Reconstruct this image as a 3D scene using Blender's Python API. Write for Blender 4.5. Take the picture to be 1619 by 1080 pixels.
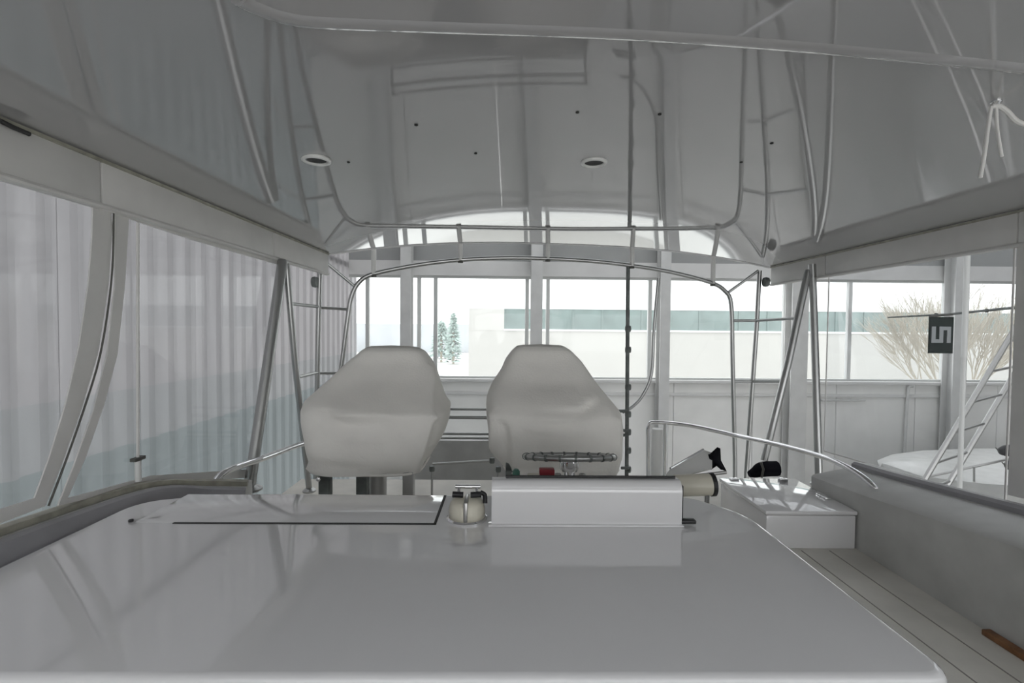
import bpy, bmesh, math, random
from mathutils import Vector, Matrix, noise
random.seed(7)
for o in list(bpy.data.objects): bpy.data.objects.remove(o)
S = bpy.context.scene
COL = S.collection

# ------------------------------------------------------------------ camera
F = 765.0; CX, CY = 809.5, 540.0
YAW, PITCH, ROLL = 0.0124, 0.0288, 0.009
CAM = Vector((0, 0, 1.5))
cam = bpy.data.cameras.new('camera'); co = bpy.data.objects.new('camera', cam); COL.objects.link(co)
cam.sensor_width = 36; cam.lens = F / 1619 * 36; cam.clip_start = 0.02; cam.clip_end = 500
RM = Matrix.Rotation(-YAW, 3, 'Z') @ Matrix.Rotation(math.pi/2 - PITCH, 3, 'X') @ Matrix.Rotation(ROLL, 3, 'Z')
co.matrix_world = Matrix.Translation(CAM) @ RM.to_4x4()
S.camera = co
# ------------------------------------------------------------------ world / exposure
w = bpy.data.worlds.new('overcast'); S.world = w; w.use_nodes = True
bg = w.node_tree.nodes['Background']; bg.inputs[0].default_value = (0.98, 0.99, 1.0, 1); bg.inputs[1].default_value = 1.0
S.view_settings.view_transform = 'Standard'; S.view_settings.look = 'None'
S.view_settings.gamma = 1; S.view_settings.exposure = 1.58; S.view_settings.use_curve_mapping = False

# ------------------------------------------------------------------ measuring helpers
def ray(px, py): return RM @ Vector(((px-CX)/F, -(py-CY)/F, -1.0))
def P(px, py, Y): d = ray(px, py); return CAM + d * (Y / d.y)        # point seen at a pixel, at distance Y
def PZ(px, py, z): d = ray(px, py); return CAM + d * ((z-CAM.z) / d.z)
def PX(px, py, x): d = ray(px, py); return CAM + d * (x / d.x)

# ------------------------------------------------------------------ materials
def mat(name, col, rough=0.5, metal=0.0, spec=0.5, var=0.0, vscale=3.0, bump=0.0, bscale=40.0, coat=0.0, stretch=None):
    m = bpy.data.materials.new(name); m.use_nodes = True
    nt = m.node_tree; b = nt.nodes['Principled BSDF']
    b.inputs['Base Color'].default_value = (*col, 1); b.inputs['Roughness'].default_value = rough
    b.inputs['Metallic'].default_value = metal; b.inputs['Specular IOR Level'].default_value = spec
    b.inputs['Coat Weight'].default_value = coat; b.inputs['Coat Roughness'].default_value = 0.03
    tc = nt.nodes.new('ShaderNodeTexCoord'); src = tc.outputs['Object']
    if stretch:
        mp = nt.nodes.new('ShaderNodeMapping'); mp.inputs['Scale'].default_value = stretch
        nt.links.new(src, mp.inputs[0]); src = mp.outputs[0]
    if var:
        n = nt.nodes.new('ShaderNodeTexNoise'); n.inputs['Scale'].default_value = vscale; n.inputs['Detail'].default_value = 5
        r = nt.nodes.new('ShaderNodeValToRGB')
        r.color_ramp.elements[0].position = .3; r.color_ramp.elements[1].position = .7
        r.color_ramp.elements[0].color = (*[c*(1-var) for c in col], 1); r.color_ramp.elements[1].color = (*[min(1, c*(1+var)) for c in col], 1)
        nt.links.new(src, n.inputs['Vector']); nt.links.new(n.outputs['Fac'], r.inputs[0]); nt.links.new(r.outputs[0], b.inputs['Base Color'])
    if bump:
        n2 = nt.nodes.new('ShaderNodeTexNoise'); n2.inputs['Scale'].default_value = bscale; n2.inputs['Detail'].default_value = 4
        bp = nt.nodes.new('ShaderNodeBump'); bp.inputs['Strength'].default_value = bump; bp.inputs['Distance'].default_value = 0.01
        nt.links.new(src, n2.inputs['Vector']); nt.links.new(n2.outputs['Fac'], bp.inputs['Height']); nt.links.new(bp.outputs[0], b.inputs['Normal'])
    return m
def clear(name, tint, refl_rough, haze=0.0, ior=1.45):
    m = bpy.data.materials.new(name); m.use_nodes = True; nt = m.node_tree
    nt.nodes.remove(nt.nodes['Principled BSDF']); out = nt.nodes['Material Output']
    t = nt.nodes.new('ShaderNodeBsdfTransparent'); t.inputs[0].default_value = (*tint, 1)
    g = nt.nodes.new('ShaderNodeBsdfGlossy'); g.inputs['Roughness'].default_value = refl_rough
    lw = nt.nodes.new('ShaderNodeLayerWeight'); lw.inputs['Blend'].default_value = .5
    pw = nt.nodes.new('ShaderNodeMath'); pw.operation = 'POWER'; pw.inputs[1].default_value = 5; nt.links.new(lw.outputs['Facing'], pw.inputs[0])
    fr = nt.nodes.new('ShaderNodeMath'); fr.operation = 'MULTIPLY_ADD'; fr.inputs[1].default_value = .9; fr.inputs[2].default_value = .04; nt.links.new(pw.outputs[0], fr.inputs[0])
    mx = nt.nodes.new('ShaderNodeMixShader'); nt.links.new(fr.outputs[0], mx.inputs[0])
    nt.links.new(t.outputs[0], mx.inputs[1]); nt.links.new(g.outputs[0], mx.inputs[2]); last = mx
    if haze:
        n = nt.nodes.new('ShaderNodeTexNoise'); n.inputs['Scale'].default_value = 1.2; n.inputs['Detail'].default_value = 5
        tc = nt.nodes.new('ShaderNodeTexCoord'); nt.links.new(tc.outputs['Object'], n.inputs['Vector'])
        mr = nt.nodes.new('ShaderNodeMapRange'); mr.inputs['To Min'].default_value = haze*.6; mr.inputs['To Max'].default_value = haze*1.4
        nt.links.new(n.outputs['Fac'], mr.inputs['Value'])
        tl = nt.nodes.new('ShaderNodeBsdfTranslucent'); tl.inputs[0].default_value = (.9, .92, .92, 1)
        df = nt.nodes.new('ShaderNodeBsdfDiffuse'); df.inputs[0].default_value = (.8, .82, .82, 1)
        ad = nt.nodes.new('ShaderNodeMixShader'); ad.inputs[0].default_value = .5
        nt.links.new(tl.outputs[0], ad.inputs[1]); nt.links.new(df.outputs[0], ad.inputs[2])
        m2 = nt.nodes.new('ShaderNodeMixShader'); nt.links.new(mr.outputs[0], m2.inputs[0])
        nt.links.new(mx.outputs[0], m2.inputs[1]); nt.links.new(ad.outputs[0], m2.inputs[2]); last = m2
    nt.links.new(last.outputs[0], out.inputs[0]); return m
def translucent(name, col, trans, fac):
    m = bpy.data.materials.new(name); m.use_nodes = True; nt = m.node_tree
    b = nt.nodes['Principled BSDF']; out = nt.nodes['Material Output']
    b.inputs['Base Color'].default_value = (*col, 1); b.inputs['Roughness'].default_value = .45
    tc = nt.nodes.new('ShaderNodeTexCoord'); mp = nt.nodes.new('ShaderNodeMapping'); mp.inputs['Scale'].default_value = (1, 3.0, .25)
    n = nt.nodes.new('ShaderNodeTexNoise'); n.inputs['Scale'].default_value = 2.5; n.inputs['Detail'].default_value = 6
    r = nt.nodes.new('ShaderNodeValToRGB')
    r.color_ramp.elements[0].position = .3; r.color_ramp.elements[1].position = .75
    r.color_ramp.elements[0].color = (*[c*.78 for c in trans], 1); r.color_ramp.elements[1].color = (*trans, 1)
    nt.links.new(tc.outputs['Object'], mp.inputs[0]); nt.links.new(mp.outputs[0], n.inputs['Vector']); nt.links.new(n.outputs['Fac'], r.inputs[0])
    t = nt.nodes.new('ShaderNodeBsdfTranslucent'); nt.links.new(r.outputs[0], t.inputs[0])
    mx = nt.nodes.new('ShaderNodeMixShader'); mx.inputs[0].default_value = fac
    nt.links.new(b.outputs[0], mx.inputs[1]); nt.links.new(t.outputs[0], mx.inputs[2]); nt.links.new(mx.outputs[0], out.inputs[0]); return m

M = dict(
 gel=mat('white_gelcoat', (.76, .755, .76), .08, spec=.5, coat=1.0, var=.02, vscale=1.5),
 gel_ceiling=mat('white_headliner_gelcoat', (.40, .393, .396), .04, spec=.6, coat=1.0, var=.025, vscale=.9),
 gel_dull=mat('weathered_gelcoat', (.50, .50, .485), .35, var=.10, vscale=5),
 cap=mat('grey_cap_rail', (.30, .295, .31), .35, var=.08, vscale=6),
 track=mat('olive_track', (.36, .35, .29), .5, var=.25, vscale=18),
 deck=mat('nonskid_deck', (.66, .64, .59), .55, var=.10, vscale=4, bump=.15, bscale=160),
 plank_line=mat('deck_seam', (.30, .285, .26), .7),
 vinyl=mat('white_vinyl_cloth', (.70, .69, .67), .45, var=.05, vscale=5, bump=.08, bscale=25),
 seam=mat('dark_zipper', (.10, .10, .09), .6),
 steel=mat('polished_steel', (.42, .425, .42), .30, metal=1),
 chrome=mat('chrome', (.85, .85, .86), .05, metal=1),
 alu=mat('aluminium', (.46, .455, .445), .36, metal=1),
 darkpole=mat('dark_weathered_pole', (.14, .155, .148), .45, var=.3, vscale=14),
 white=mat('white_paint', (.82, .82, .80), .3),
 cover=mat('beige_canvas_cover', (.90, .88, .835), .9, spec=.1, var=.05, vscale=3, bump=.22, bscale=90),
 cream=mat('cream_plastic', (.66, .63, .53), .35, var=.04),
 black=mat('black_plastic', (.012, .012, .014), .45),
 blackcloth=mat('black_cloth', (.010, .010, .014), .9, spec=.1),
 gasket=mat('black_gasket', (.03, .03, .03), .6),
 darkgreen=mat('dark_green_cloth', (.012, .032, .026), .8, var=.15),
 greyletter=mat('grey_letter', (.42, .44, .45), .7),
 red=mat('red_plastic', (.25, .02, .03), .35),
 green=mat('green_plastic', (.05, .16, .12), .35),
 shedwall=mat('painted_shed_wall', (.80, .795, .775), .6, var=.06, vscale=1.2),
 shedhead=mat('grey_shed_header', (.66, .655, .645), .6, var=.06, vscale=1.5),
 upperwall=mat('dark_upper_wall', (.33, .335, .33), .7, var=.05, vscale=1.5),
 shedroof=mat('shed_roof_steel', (.45, .45, .45), .6),
 column=mat('grey_steel_column', (.60, .60, .59), .5, var=.06),
 frame=mat('window_frame', (.55, .56, .55), .4),
 concrete=mat('concrete', (.55, .55, .54), .8, var=.15, vscale=.6),
 clear=clear('clear_vinyl', (.93, .94, .95), .03, haze=.05),
 glass=clear('window_glass', (.96, .98, .98), .01, haze=.10),
 tealglass=mat('teal_window_glass', (.15, .205, .195), .15, var=.3, vscale=.5),
 facade=mat('cream_facade', (.42, .415, .395), .8, var=.03, vscale=.3),
 facade_top=mat('white_facade', (.86, .88, .88), .7),
 pavement=mat('pale_pavement', (.62, .62, .60), .9, var=.08, vscale=.1),
 bark=mat('pale_bark', (.42, .385, .32), .9),
 leaf=mat('evergreen', (.36, .44, .41), .9, var=.3, vscale=1.5),
 farwall=mat('far_grey_wall', (.42, .44, .46), .9, var=.1, vscale=.2),
 carwhite=mat('pale_car_paint', (.26, .28, .30), .3), carglass=mat('car_glass', (.10, .13, .14), .1),
 cargrey=mat('grey_car_paint', (.40, .45, .52), .3), tyre=mat('tyre', (.03, .03, .03), .8),
 rope=mat('white_cord', (.80, .79, .77), .8), wood=mat('orange_wood', (.22, .10, .04), .5, var=.3, vscale=20),
 added_skylight=translucent('added_skylight_sheet', (.7, .7, .7), (.85, .86, .87), .8),
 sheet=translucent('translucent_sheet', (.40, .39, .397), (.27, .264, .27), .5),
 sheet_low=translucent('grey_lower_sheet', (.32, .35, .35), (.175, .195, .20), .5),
 sheet_mid=translucent('mid_tone_sheet', (.37, .375, .38), (.235, .24, .245), .5),
)
# ------------------------------------------------------------------ object helpers
def tag(o, label=None, cat=None, group=None, kind=None):
    if label: o['label'] = label
    if cat: o['category'] = cat
    if group: o['group'] = group
    if kind: o['kind'] = kind
    return o
def thing(name, loc, label, cat, group=None, kind=None):
    o = bpy.data.objects.new(name, None); o.empty_display_size = .1
    COL.objects.link(o); o.location = loc
    return tag(o, label, cat, group, kind)
def wloc(o):
    v = Vector(o.location)
    while o.parent: o = o.parent; v += Vector(o.location)
    return v
def link(name, bm, m, parent=None, smooth=False, recalc=True):
    if recalc: bmesh.ops.recalc_face_normals(bm, faces=bm.faces)
    xs = [v.co.x for v in bm.verts]; ys = [v.co.y for v in bm.verts]; zs = [v.co.z for v in bm.verts]
    org = Vector(((min(xs)+max(xs))/2, (min(ys)+max(ys))/2, min(zs)))
    bmesh.ops.translate(bm, verts=bm.verts, vec=-org)
    me = bpy.data.meshes.new(name); bm.to_mesh(me); bm.free()
    if smooth:
        for p in me.polygons: p.use_smooth = True
        if smooth == 'auto': me.set_sharp_from_angle(angle=math.radians(40))
    me.materials.append(M[m])
    o = bpy.data.objects.new(name, me); COL.objects.link(o)
    if parent: o.parent = parent; o.location = org - wloc(parent)
    else: o.location = org
    return o
def share(src, name, loc, parent=None, rz=None):
    o = bpy.data.objects.new(name, src.data); COL.objects.link(o)
    if parent: o.parent = parent; o.location = Vector(loc) - wloc(parent)
    else: o.location = loc
    if rz is not None: o.rotation_euler.z = rz
    return o
def abox(bm, x0, x1, y0, y1, z0, z1, bev=0.0, mtx=None):
    g = bmesh.ops.create_cube(bm, size=1)['verts']
    for v in g: v.co = Vector((x0+(v.co.x+.5)*(x1-x0), y0+(v.co.y+.5)*(y1-y0), z0+(v.co.z+.5)*(z1-z0)))
    if bev:
        es = list({e for v in g for e in v.link_edges})
        r = bmesh.ops.bevel(bm, geom=es, offset=bev, segments=2, profile=.5, affect='EDGES')
        g = list({v for f in r['faces'] for v in f.verts} | {v for v in g if v.is_valid})
    if mtx:
        for v in g: v.co = mtx @ v.co
def box(name, m, parent, x0, x1, y0, y1, z0, z1, bev=0.0, mtx=None):
    bm = bmesh.new(); abox(bm, x0, x1, y0, y1, z0, z1, bev, mtx); return link(name, bm, m, parent, 'auto' if bev else False)
def spline(pts, n=6, closed=False):
    pts = [Vector(p) for p in pts]; out = []; N = len(pts)
    rng = range(N if closed else N-1)
    for i in rng:
        p0 = pts[(i-1) % N] if (closed or i > 0) else pts[0]*2-pts[1]
        p1 = pts[i]; p2 = pts[(i+1) % N]
        p3 = pts[(i+2) % N] if (closed or i+2 < N) else pts[-1]*2-pts[-2]
        for k in range(n):
            t = k/n
            out.append(.5*((2*p1)+(-p0+p2)*t+(2*p0-5*p1+4*p2-p3)*t*t+(-p0+3*p1-3*p2+p3)*t**3))
    if not closed: out.append(pts[-1])
    return out
def atube(bm, pts, r, seg=10, closed=False, flat=None):
    pts = [Vector(p) for p in pts]; n = len(pts)
    rad = r if callable(r) else (lambda t: r)
    rings = []; up = None
    for i, p in enumerate(pts):
        a = pts[(i-1) % n] if (closed or i) else p; b = pts[(i+1) % n] if (closed or i < n-1) else p
        d = (b-a).normalized()
        if up is None: up = d.orthogonal().normalized()
        up = (up - d*up.dot(d)).normalized(); s = d.cross(up); rr = rad(i/max(1, n-1))
        rings.append([bm.verts.new(p + (up*math.cos(2*math.pi*k/seg)+s*math.sin(2*math.pi*k/seg))*rr) for k in range(seg)])
    for i in range(n if closed else n-1):
        A, B = rings[i], rings[(i+1) % n]
        for k in range(seg): bm.faces.new((A[k], A[(k+1) % seg], B[(k+1) % seg], B[k]))
    if not closed: bm.faces.new(rings[0][::-1]); bm.faces.new(rings[-1])
def tube(name, m, parent, pts, r, seg=10, smoothpts=0, closed=False):
    bm = bmesh.new(); atube(bm, spline(pts, smoothpts, closed) if smoothpts else pts, r, seg, closed)
    return link(name, bm, m, parent, 'auto')
def alathe(bm, prof, base, axis=(0, 0, 1), seg=24):
    axis = Vector(axis).normalized(); u = axis.orthogonal().normalized(); v = axis.cross(u); base = Vector(base)
    rings = []
    for (r, h) in prof:
        rings.append([bm.verts.new(base + axis*h + (u*math.cos(2*math.pi*k/seg)+v*math.sin(2*math.pi*k/seg))*max(r, 1e-4)) for k in range(seg)])
    for A, B in zip(rings, rings[1:]):
        for k in range(seg): bm.faces.new((A[k], A[(k+1) % seg], B[(k+1) % seg], B[k]))
    bm.faces.new(rings[0][::-1]); bm.faces.new(rings[-1])
def lathe(name, m, parent, prof, base, axis=(0, 0, 1), seg=24):
    bm = bmesh.new(); alathe(bm, prof, base, axis, seg); return link(name, bm, m, parent, 'auto')
def aprism(bm, poly, t, bev=0.0):
    """poly: 3-D loop, extruded along vector t."""
    t = Vector(t); a = [bm.verts.new(p) for p in poly]; b = [bm.verts.new(Vector(p)+t) for p in poly]; n = len(poly)
    fa = bm.faces.new(a[::-1]); fb = bm.faces.new(b)
    for i in range(n): bm.faces.new((a[i], a[(i+1) % n], b[(i+1) % n], b[i]))
    if bev: bmesh.ops.bevel(bm, geom=list(fb.edges), offset=bev, segments=4, profile=.5, affect='EDGES')
def prism(name, m, parent, poly, t, bev=0.0):
    bm = bmesh.new(); aprism(bm, poly, t, bev); return link(name, bm, m, parent, 'auto')
def roundpoly(pts, rad, n=6):
    out = []; N = len(pts)
    for i in range(N):
        p = Vector(pts[i]); a = Vector(pts[i-1]); b = Vector(pts[(i+1) % N]); r = rad[i] if isinstance(rad, (list, tuple)) else rad
        if r <= 0: out.append(p); continue
        s = p+(a-p).normalized()*r; e = p+(b-p).normalized()*r
        for k in range(n+1):
            t = k/n; out.append(s*(1-t)**2+p*2*t*(1-t)+e*t*t)
    return out
def ring_plate(name, m, parent, outer, inner, t):
    """flat frame between two loops with equal counts, thickness t"""
    bm = bmesh.new(); n = len(outer); t = Vector(t)
    oa = [bm.verts.new(p) for p in outer]; ia = [bm.verts.new(p) for p in inner]
    ob = [bm.verts.new(Vector(p)+t) for p in outer]; ib = [bm.verts.new(Vector(p)+t) for p in inner]
    for i in range(n):
        j = (i+1) % n
        bm.faces.new((oa[i], oa[j], ia[j], ia[i])); bm.faces.new((ob[j], ob[i], ib[i], ib[j]))
        bm.faces.new((oa[j], oa[i], ob[i], ob[j])); bm.faces.new((ia[i], ia[j], ib[j], ib[i]))
    return link(name, bm, m, parent)
def sweep(name, m, parent, path, prof, closed_prof=True):
    """path: (x,y,z) points; prof: (side offset, dz); side = to the right of travel"""
    bm = bmesh.new(); path = [Vector(p) for p in path]; rings = []
    for i, p in enumerate(path):
        a = path[max(0, i-1)]; b = path[min(len(path)-1, i+1)]; d = (b-a); d.z = 0; d.normalize(); s = Vector((d.y, -d.x, 0))
        rings.append([bm.verts.new(p + s*o + Vector((0, 0, dz))) for (o, dz) in prof])
    k = len(prof)
    for A, B in zip(rings, rings[1:]):
        for i in range(k): bm.faces.new((A[i], A[(i+1) % k], B[(i+1) % k], B[i]))
    bm.faces.new(rings[0][::-1]); bm.faces.new(rings[-1])
    return link(name, bm, m, parent, 'auto')

# ================================================================== SETTING: the shed
GZ = -4.0; WY = 12.0; WX = -3.9; DOOR = (-2.0, 10.0, 2.4)
tag(box('shed_floor', 'concrete', None, WX-.2, 16, -7.2, WY+.3, GZ-.2, GZ), 'grey concrete floor of the boat shed far below the deck', None, None, 'structure')
rf = thing('shed_roof', (6, 2, 6), 'grey steel shed roof with unseen translucent sheet rows added for fill light', None, None, 'structure')
ys = [-7.2, -6.9, -1.6, 1.5, 3.0, 6.4, 11.9, WY+.3]  # translucent roof rows are added out of view to brighten the interior
for k, (a, b) in enumerate(zip(ys, ys[1:])):
    if k % 2 == 0: box('roof_sheet', 'shedroof', rf, WX-.3, 16, a, b, 6.0, 6.08)
    else:
        for x in range(8): box('added_skylight', 'added_skylight', rf, WX-.3+x*2.525+.03, WX-.3+(x+1)*2.525-.03, a, b, 6.02, 6.03)
# left wall of ribbed sheets
wl = thing('wall_left', (WX, 5, GZ), 'pale translucent ribbed sheet wall of the shed', None, None, 'structure')
def rib_sheet(name, m, parent, y0, wdt, z0, z1):
    prof = []; n = 3; s = wdt/n
    for i in range(n):
        b = y0+i*s
        prof += [(b, 0), (b+s*.42, 0), (b+s*.52, .045), (b+s*.70, .045), (b+s*.80, 0)]
    prof.append((y0+wdt+.01, 0))
    bm = bmesh.new(); lo = [bm.verts.new((WX+d, y, z0)) for y, d in prof]; hi = [bm.verts.new((WX+d, y, z1)) for y, d in prof]
    for i in range(len(prof)-1): bm.faces.new((lo[i], lo[i+1], hi[i+1], hi[i]))
    return link(name, bm, m, parent)
SW = .93
s0 = rib_sheet('sheet', 'sheet', wl, -6.9, SW, .83, 6.0); sm = rib_sheet('middle_sheet', 'sheet_mid', wl, -6.9, SW, .26, .83); s1 = rib_sheet('lower_sheet', 'sheet_low', wl, -6.9, SW, GZ, .26)  # three sheet rows, each darker than the one above
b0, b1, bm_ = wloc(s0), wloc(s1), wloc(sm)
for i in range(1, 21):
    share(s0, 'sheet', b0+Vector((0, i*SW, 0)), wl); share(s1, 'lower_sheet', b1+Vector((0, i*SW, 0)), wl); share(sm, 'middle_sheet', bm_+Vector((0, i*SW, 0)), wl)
box('girt', 'shedhead', wl, WX-.09, WX-.02, -6.9, WY, 2.95, 3.07)
# right wall (out of frame) of the same sheets and the door end behind the camera
wr = thing('wall_right', (15.8, 2, GZ), 'ribbed sheet wall on the far side of the shed', None, None, 'structure')
box('sheet_run', 'sheet', wr, 15.78, 15.8, -7, WY, .4, 6); box('lower_run', 'shedwall', wr, 15.76, 15.82, -7, WY, GZ, .4)
wf = thing('wall_front', (5, -7, GZ), 'shed end wall with a tall open boat door', None, None, 'structure')
box('wall_panel', 'shedwall', wf, WX, DOOR[0], -7.15, -7, GZ, 6); box('wall_panel', 'shedwall', wf, DOOR[1], 15.8, -7.15, -7, GZ, 6); box('door_head', 'shedwall', wf, DOOR[0], DOOR[1], -7.15, -7, DOOR[2], 6)
# back wall
ZB, ZT = .25, 2.71
wb = thing('wall_back', (5, WY, GZ), 'painted shed wall below and above the long window band', None, None, 'structure')
X0, X1 = WX, 15.5
xs = [X0, -2.0, -.0, 2.1, 4.2, 6.2, 8.3, 10.3, 12.4, X1]
for a, b in zip(xs, xs[1:]):
    box('wall_panel', 'shedwall', wb, a+.006, b-.006, WY, WY+.2, GZ, ZB-.10)
box('header', 'shedhead', wb, X0, X1, WY-.02, WY+.2, ZT+.06, 3.13)
box('upper_wall', 'upperwall', wb, X0, X1, WY, WY+.2, 3.13, 6.0)
box('sill', 'shedhead', wb, X0, X1, WY-.10, WY+.2, ZB-.10, ZB-.02, .01)
box('ledge', 'shedhead', wb, X0, X1, WY-.05, WY, ZB-.42, ZB-.34, .01)
wn = thing('window_1', (5, WY, ZB), 'long band of daylight windows in the shed wall', None, None, 'structure')
box('window_frame', 'frame', wn, X0, X1, WY+.03, WY+.13, ZB-.02, ZB+.03); box('window_frame', 'frame', wn, X0, X1, WY+.03, WY+.13, ZT, ZT+.06)
mull = [P(px, 520, WY).x for px in (580, 662, 688, 833, 866, 1028, 1243, 1345, 1497)]
for x in mull: box('mullion', 'frame', wn, x-.045, x+.045, WY+.03, WY+.13, ZB+.03, ZT)
ex = [X0]+mull+[X1]
def sheet_pane(a, b):
    bm = bmesh.new(); bm.faces.new([bm.verts.new(v) for v in ((a, WY+.078, ZB+.03), (b, WY+.078, ZB+.03), (b, WY+.078, ZT), (a, WY+.078, ZT))]); link('pane', bm, 'glass', wn)
for a, b in zip(ex, ex[1:]): sheet_pane(a+.045, b-.045)
for px, w_, lab in ((642, .25, 'grey steel shed column behind the chair nearest the ribbed wall'), (848, .27, 'grey steel shed column in line with the middle of the hardtop'),
                (1050, .24, 'grey steel shed column behind the dark clamp pole'), (1262, .40, 'wide grey steel shed column beside the splayed hardtop post'), (1515, .34, 'grey steel shed column behind the hanging green flag')):
    x = P(px, 520, WY-.35).x
    c = thing('shed_column', (x, WY-.35, GZ), lab, 'column', 'steel columns along the window wall')
    hw = w_/2
    box('web', 'column', c, x-.03, x+.03, WY-.40, WY-.14, GZ, 6); box('flange', 'column', c, x-hw, x+hw, WY-.43, WY-.40, GZ, 6); box('flange', 'column', c, x-hw, x+hw, WY-.14, WY-.11, GZ, 6)
# conduit on back wall
p = P(1436, 612, WY-.06)
tag(tube('wall_conduit', 'column', None, [p+Vector((.12, 0, .02)), p+Vector((.05, 0, .02)), p+Vector((0, 0, -.1)), p+Vector((-.03, 0, -1.0)), p+Vector((-.06, 0, -3.2))], .035, 8, 5), 'thin vertical conduit pipe with a bend on the pale back wall', 'pipe')
p = P(1298, 633, WY-.05); q = P(1368, 633, WY-.05)
tag(tube('wall_bracket', 'column', None, [p, q], .025, 8), 'short horizontal bar fixed to the pale back wall', 'bar')

# ================================================================== SETTING: outside
tag(box('street_ground', 'pavement', None, -90, 90, -90, 170, GZ-.5, GZ-.02), 'pale paved yard and street outside the windows', None, None, 'structure')
FY = 35.0
bl = thing('office_building', (10, FY, GZ), 'long pale building with a teal window strip across the street', 'building')
fx0 = P(741, 520, FY).x; fx1 = 62.0
zt_, zb_ = P(900, 489, FY).z, P(900, 521, FY).z
box('lower_facade', 'facade', bl, fx0, fx1, FY, FY+10, GZ, zb_-.12)
box('upper_facade', 'facade_top', bl, fx0, fx1, FY, FY+10, zt_, 8.5)
box('side_pier', 'facade', bl, fx0, P(797, 520, FY).x, FY-.02, FY+9, zb_-.12, zt_)
box('window_ledge', 'facade_top', bl, P(797, 520, FY).x, fx1, FY-.12, FY+.2, zb_-.12, zb_)
x = P(797, 520, FY).x; i = 0
while x < 50:
    wd = 2.1 if i % 3 else 2.9
    f = box('strip_window', 'tealglass', bl, x+.06, x+wd-.06, FY+.06, FY+.12, zb_, zt_)
    box('strip_mullion', 'tealglass', bl, x-.06, x+.06, FY+.0, FY+.14, zb_, zt_)
    x += wd; i += 1
tag(box('low_building', 'farwall', None, -40, P(742, 520, 105).x, 104, 112, GZ, P(640, 512, 104).z, .05), 'low hazy grey building at the end of the street', 'building')
def conifer(name, px, py_top, Y, wpx, lab):
    top = P(px, py_top, Y); x = top.x; h = top.z-GZ; r = wpx/F*Y/2
    t = thing(name, (x, Y, GZ), lab, 'tree', 'trees at the end of the street')
    tube('trunk', 'bark', t, [(x, Y, GZ), (x, Y, GZ+h*.8)], .18, 8)
    bm = bmesh.new()
    for k in range(520):
        u = random.random()**.7; a = random.uniform(0, 6.283); rr = r*(1-u)**.8*random.uniform(.55, 1.05)+.1
        c = Vector((x+math.cos(a)*rr, Y+math.sin(a)*rr, GZ+h*(.03+.97*u))); s = random.uniform(.3, .6)
        d = Vector((math.cos(a), math.sin(a), random.uniform(-.5, .1))).normalized(); sd = Vector((-math.sin(a), math.cos(a), 0))*s*.45
        vs = [bm.verts.new(c-d*s*.6+sd), bm.verts.new(c-d*s*.6-sd), bm.verts.new(c+d*s), bm.verts.new(c-d*s*.3+Vector((0, 0, s*.4)))]
        bm.faces.new(vs[:3]); bm.faces.new((vs[0], vs[2], vs[3])); bm.faces.new((vs[1], vs[3], vs[2]))
    tag(link('needles', bm, 'leaf', t), kind='stuff')
conifer('conifer_tree', 717, 497, 72, 28, 'taller hazy evergreen tree down the street')
conifer('conifer_tree', 698, 508, 76, 42, 'shorter broad evergreen tree beside the taller one')
def car(px, py, Y, ln, paint, lab):
    c = P(px, py, Y); x = c.x; t = thing('parked_car', (x, Y, GZ), lab, 'car', 'cars parked down the street')
    prof = [(-.5, .32), (-.5, .72), (-.30, .86), (-.2, 1.38), (.22, 1.40), (.36, .92), (.49, .78), (.5, .32)]
    prism('body', paint, t, [(x+a*ln, Y-.85, GZ+z) for a, z in prof], (0, 1.7, 0), .05)
    prism('side_window', 'carglass', t, [(x+a*ln, Y-.88, GZ+z) for a, z in ((-.26, .92), (-.18, 1.28), (.2, 1.3), (.3, .94))], (0, .04, 0))
    for a in (-.31, .31): lathe('wheel', 'tyre', t, [(.30, 0), (.33, .03), (.33, .2), (.30, .22)], (x+a*ln, Y-.9, GZ+.33), (0, 1, 0), 16)
car(704, 562, 84, 4.6, 'carwhite', 'pale car parked in front of the evergreen trees')
car(607, 545, 88, 5.0, 'cargrey', 'grey car parked at the far left of the street')
# bare tree close outside the right windows
TY = 17.0; base = P(1505, 600, TY); bx = base.x
bt = thing('bare_tree', (bx, TY, GZ), 'bare winter tree with many upright twigs outside the window', 'tree')
bm = bmesh.new(); bmt = bmesh.new()
atube(bmt, [(bx, TY, GZ), (bx+.05, TY, -1.6), (bx, TY, -.9)], lambda t: .17-.05*t, 8)
def grow(p, d, ln, r, dep):
    q = p + d*ln; mid = p+d*ln*.5+Vector((random.uniform(-1, 1), random.uniform(-1, 1), 0))*ln*.05
    atube(bm, [p, mid, q], lambda t: r*(1-.4*t), 5)
    if dep == 0: return
    for k in range(4 if dep > 1 else 5):
        nd = (d+Vector((random.gauss(0, .28), random.gauss(0, .28), random.uniform(0, .3)))).normalized()
        grow(p.lerp(q, random.uniform(.45, 1)), nd, ln*random.uniform(.62, .85), r*.58, dep-1)
for k in range(8):
    a = k*math.pi/4+.3; grow(Vector((bx, TY, -2.0+.3*(k % 3))), Vector((math.cos(a)*.62, math.sin(a)*.4, 1)).normalized(), 1.9, .045, 4)
link('trunk', bmt, 'bark', bt, 'auto'); tag(link('twigs', bm, 'bark', bt), kind='stuff')

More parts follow.
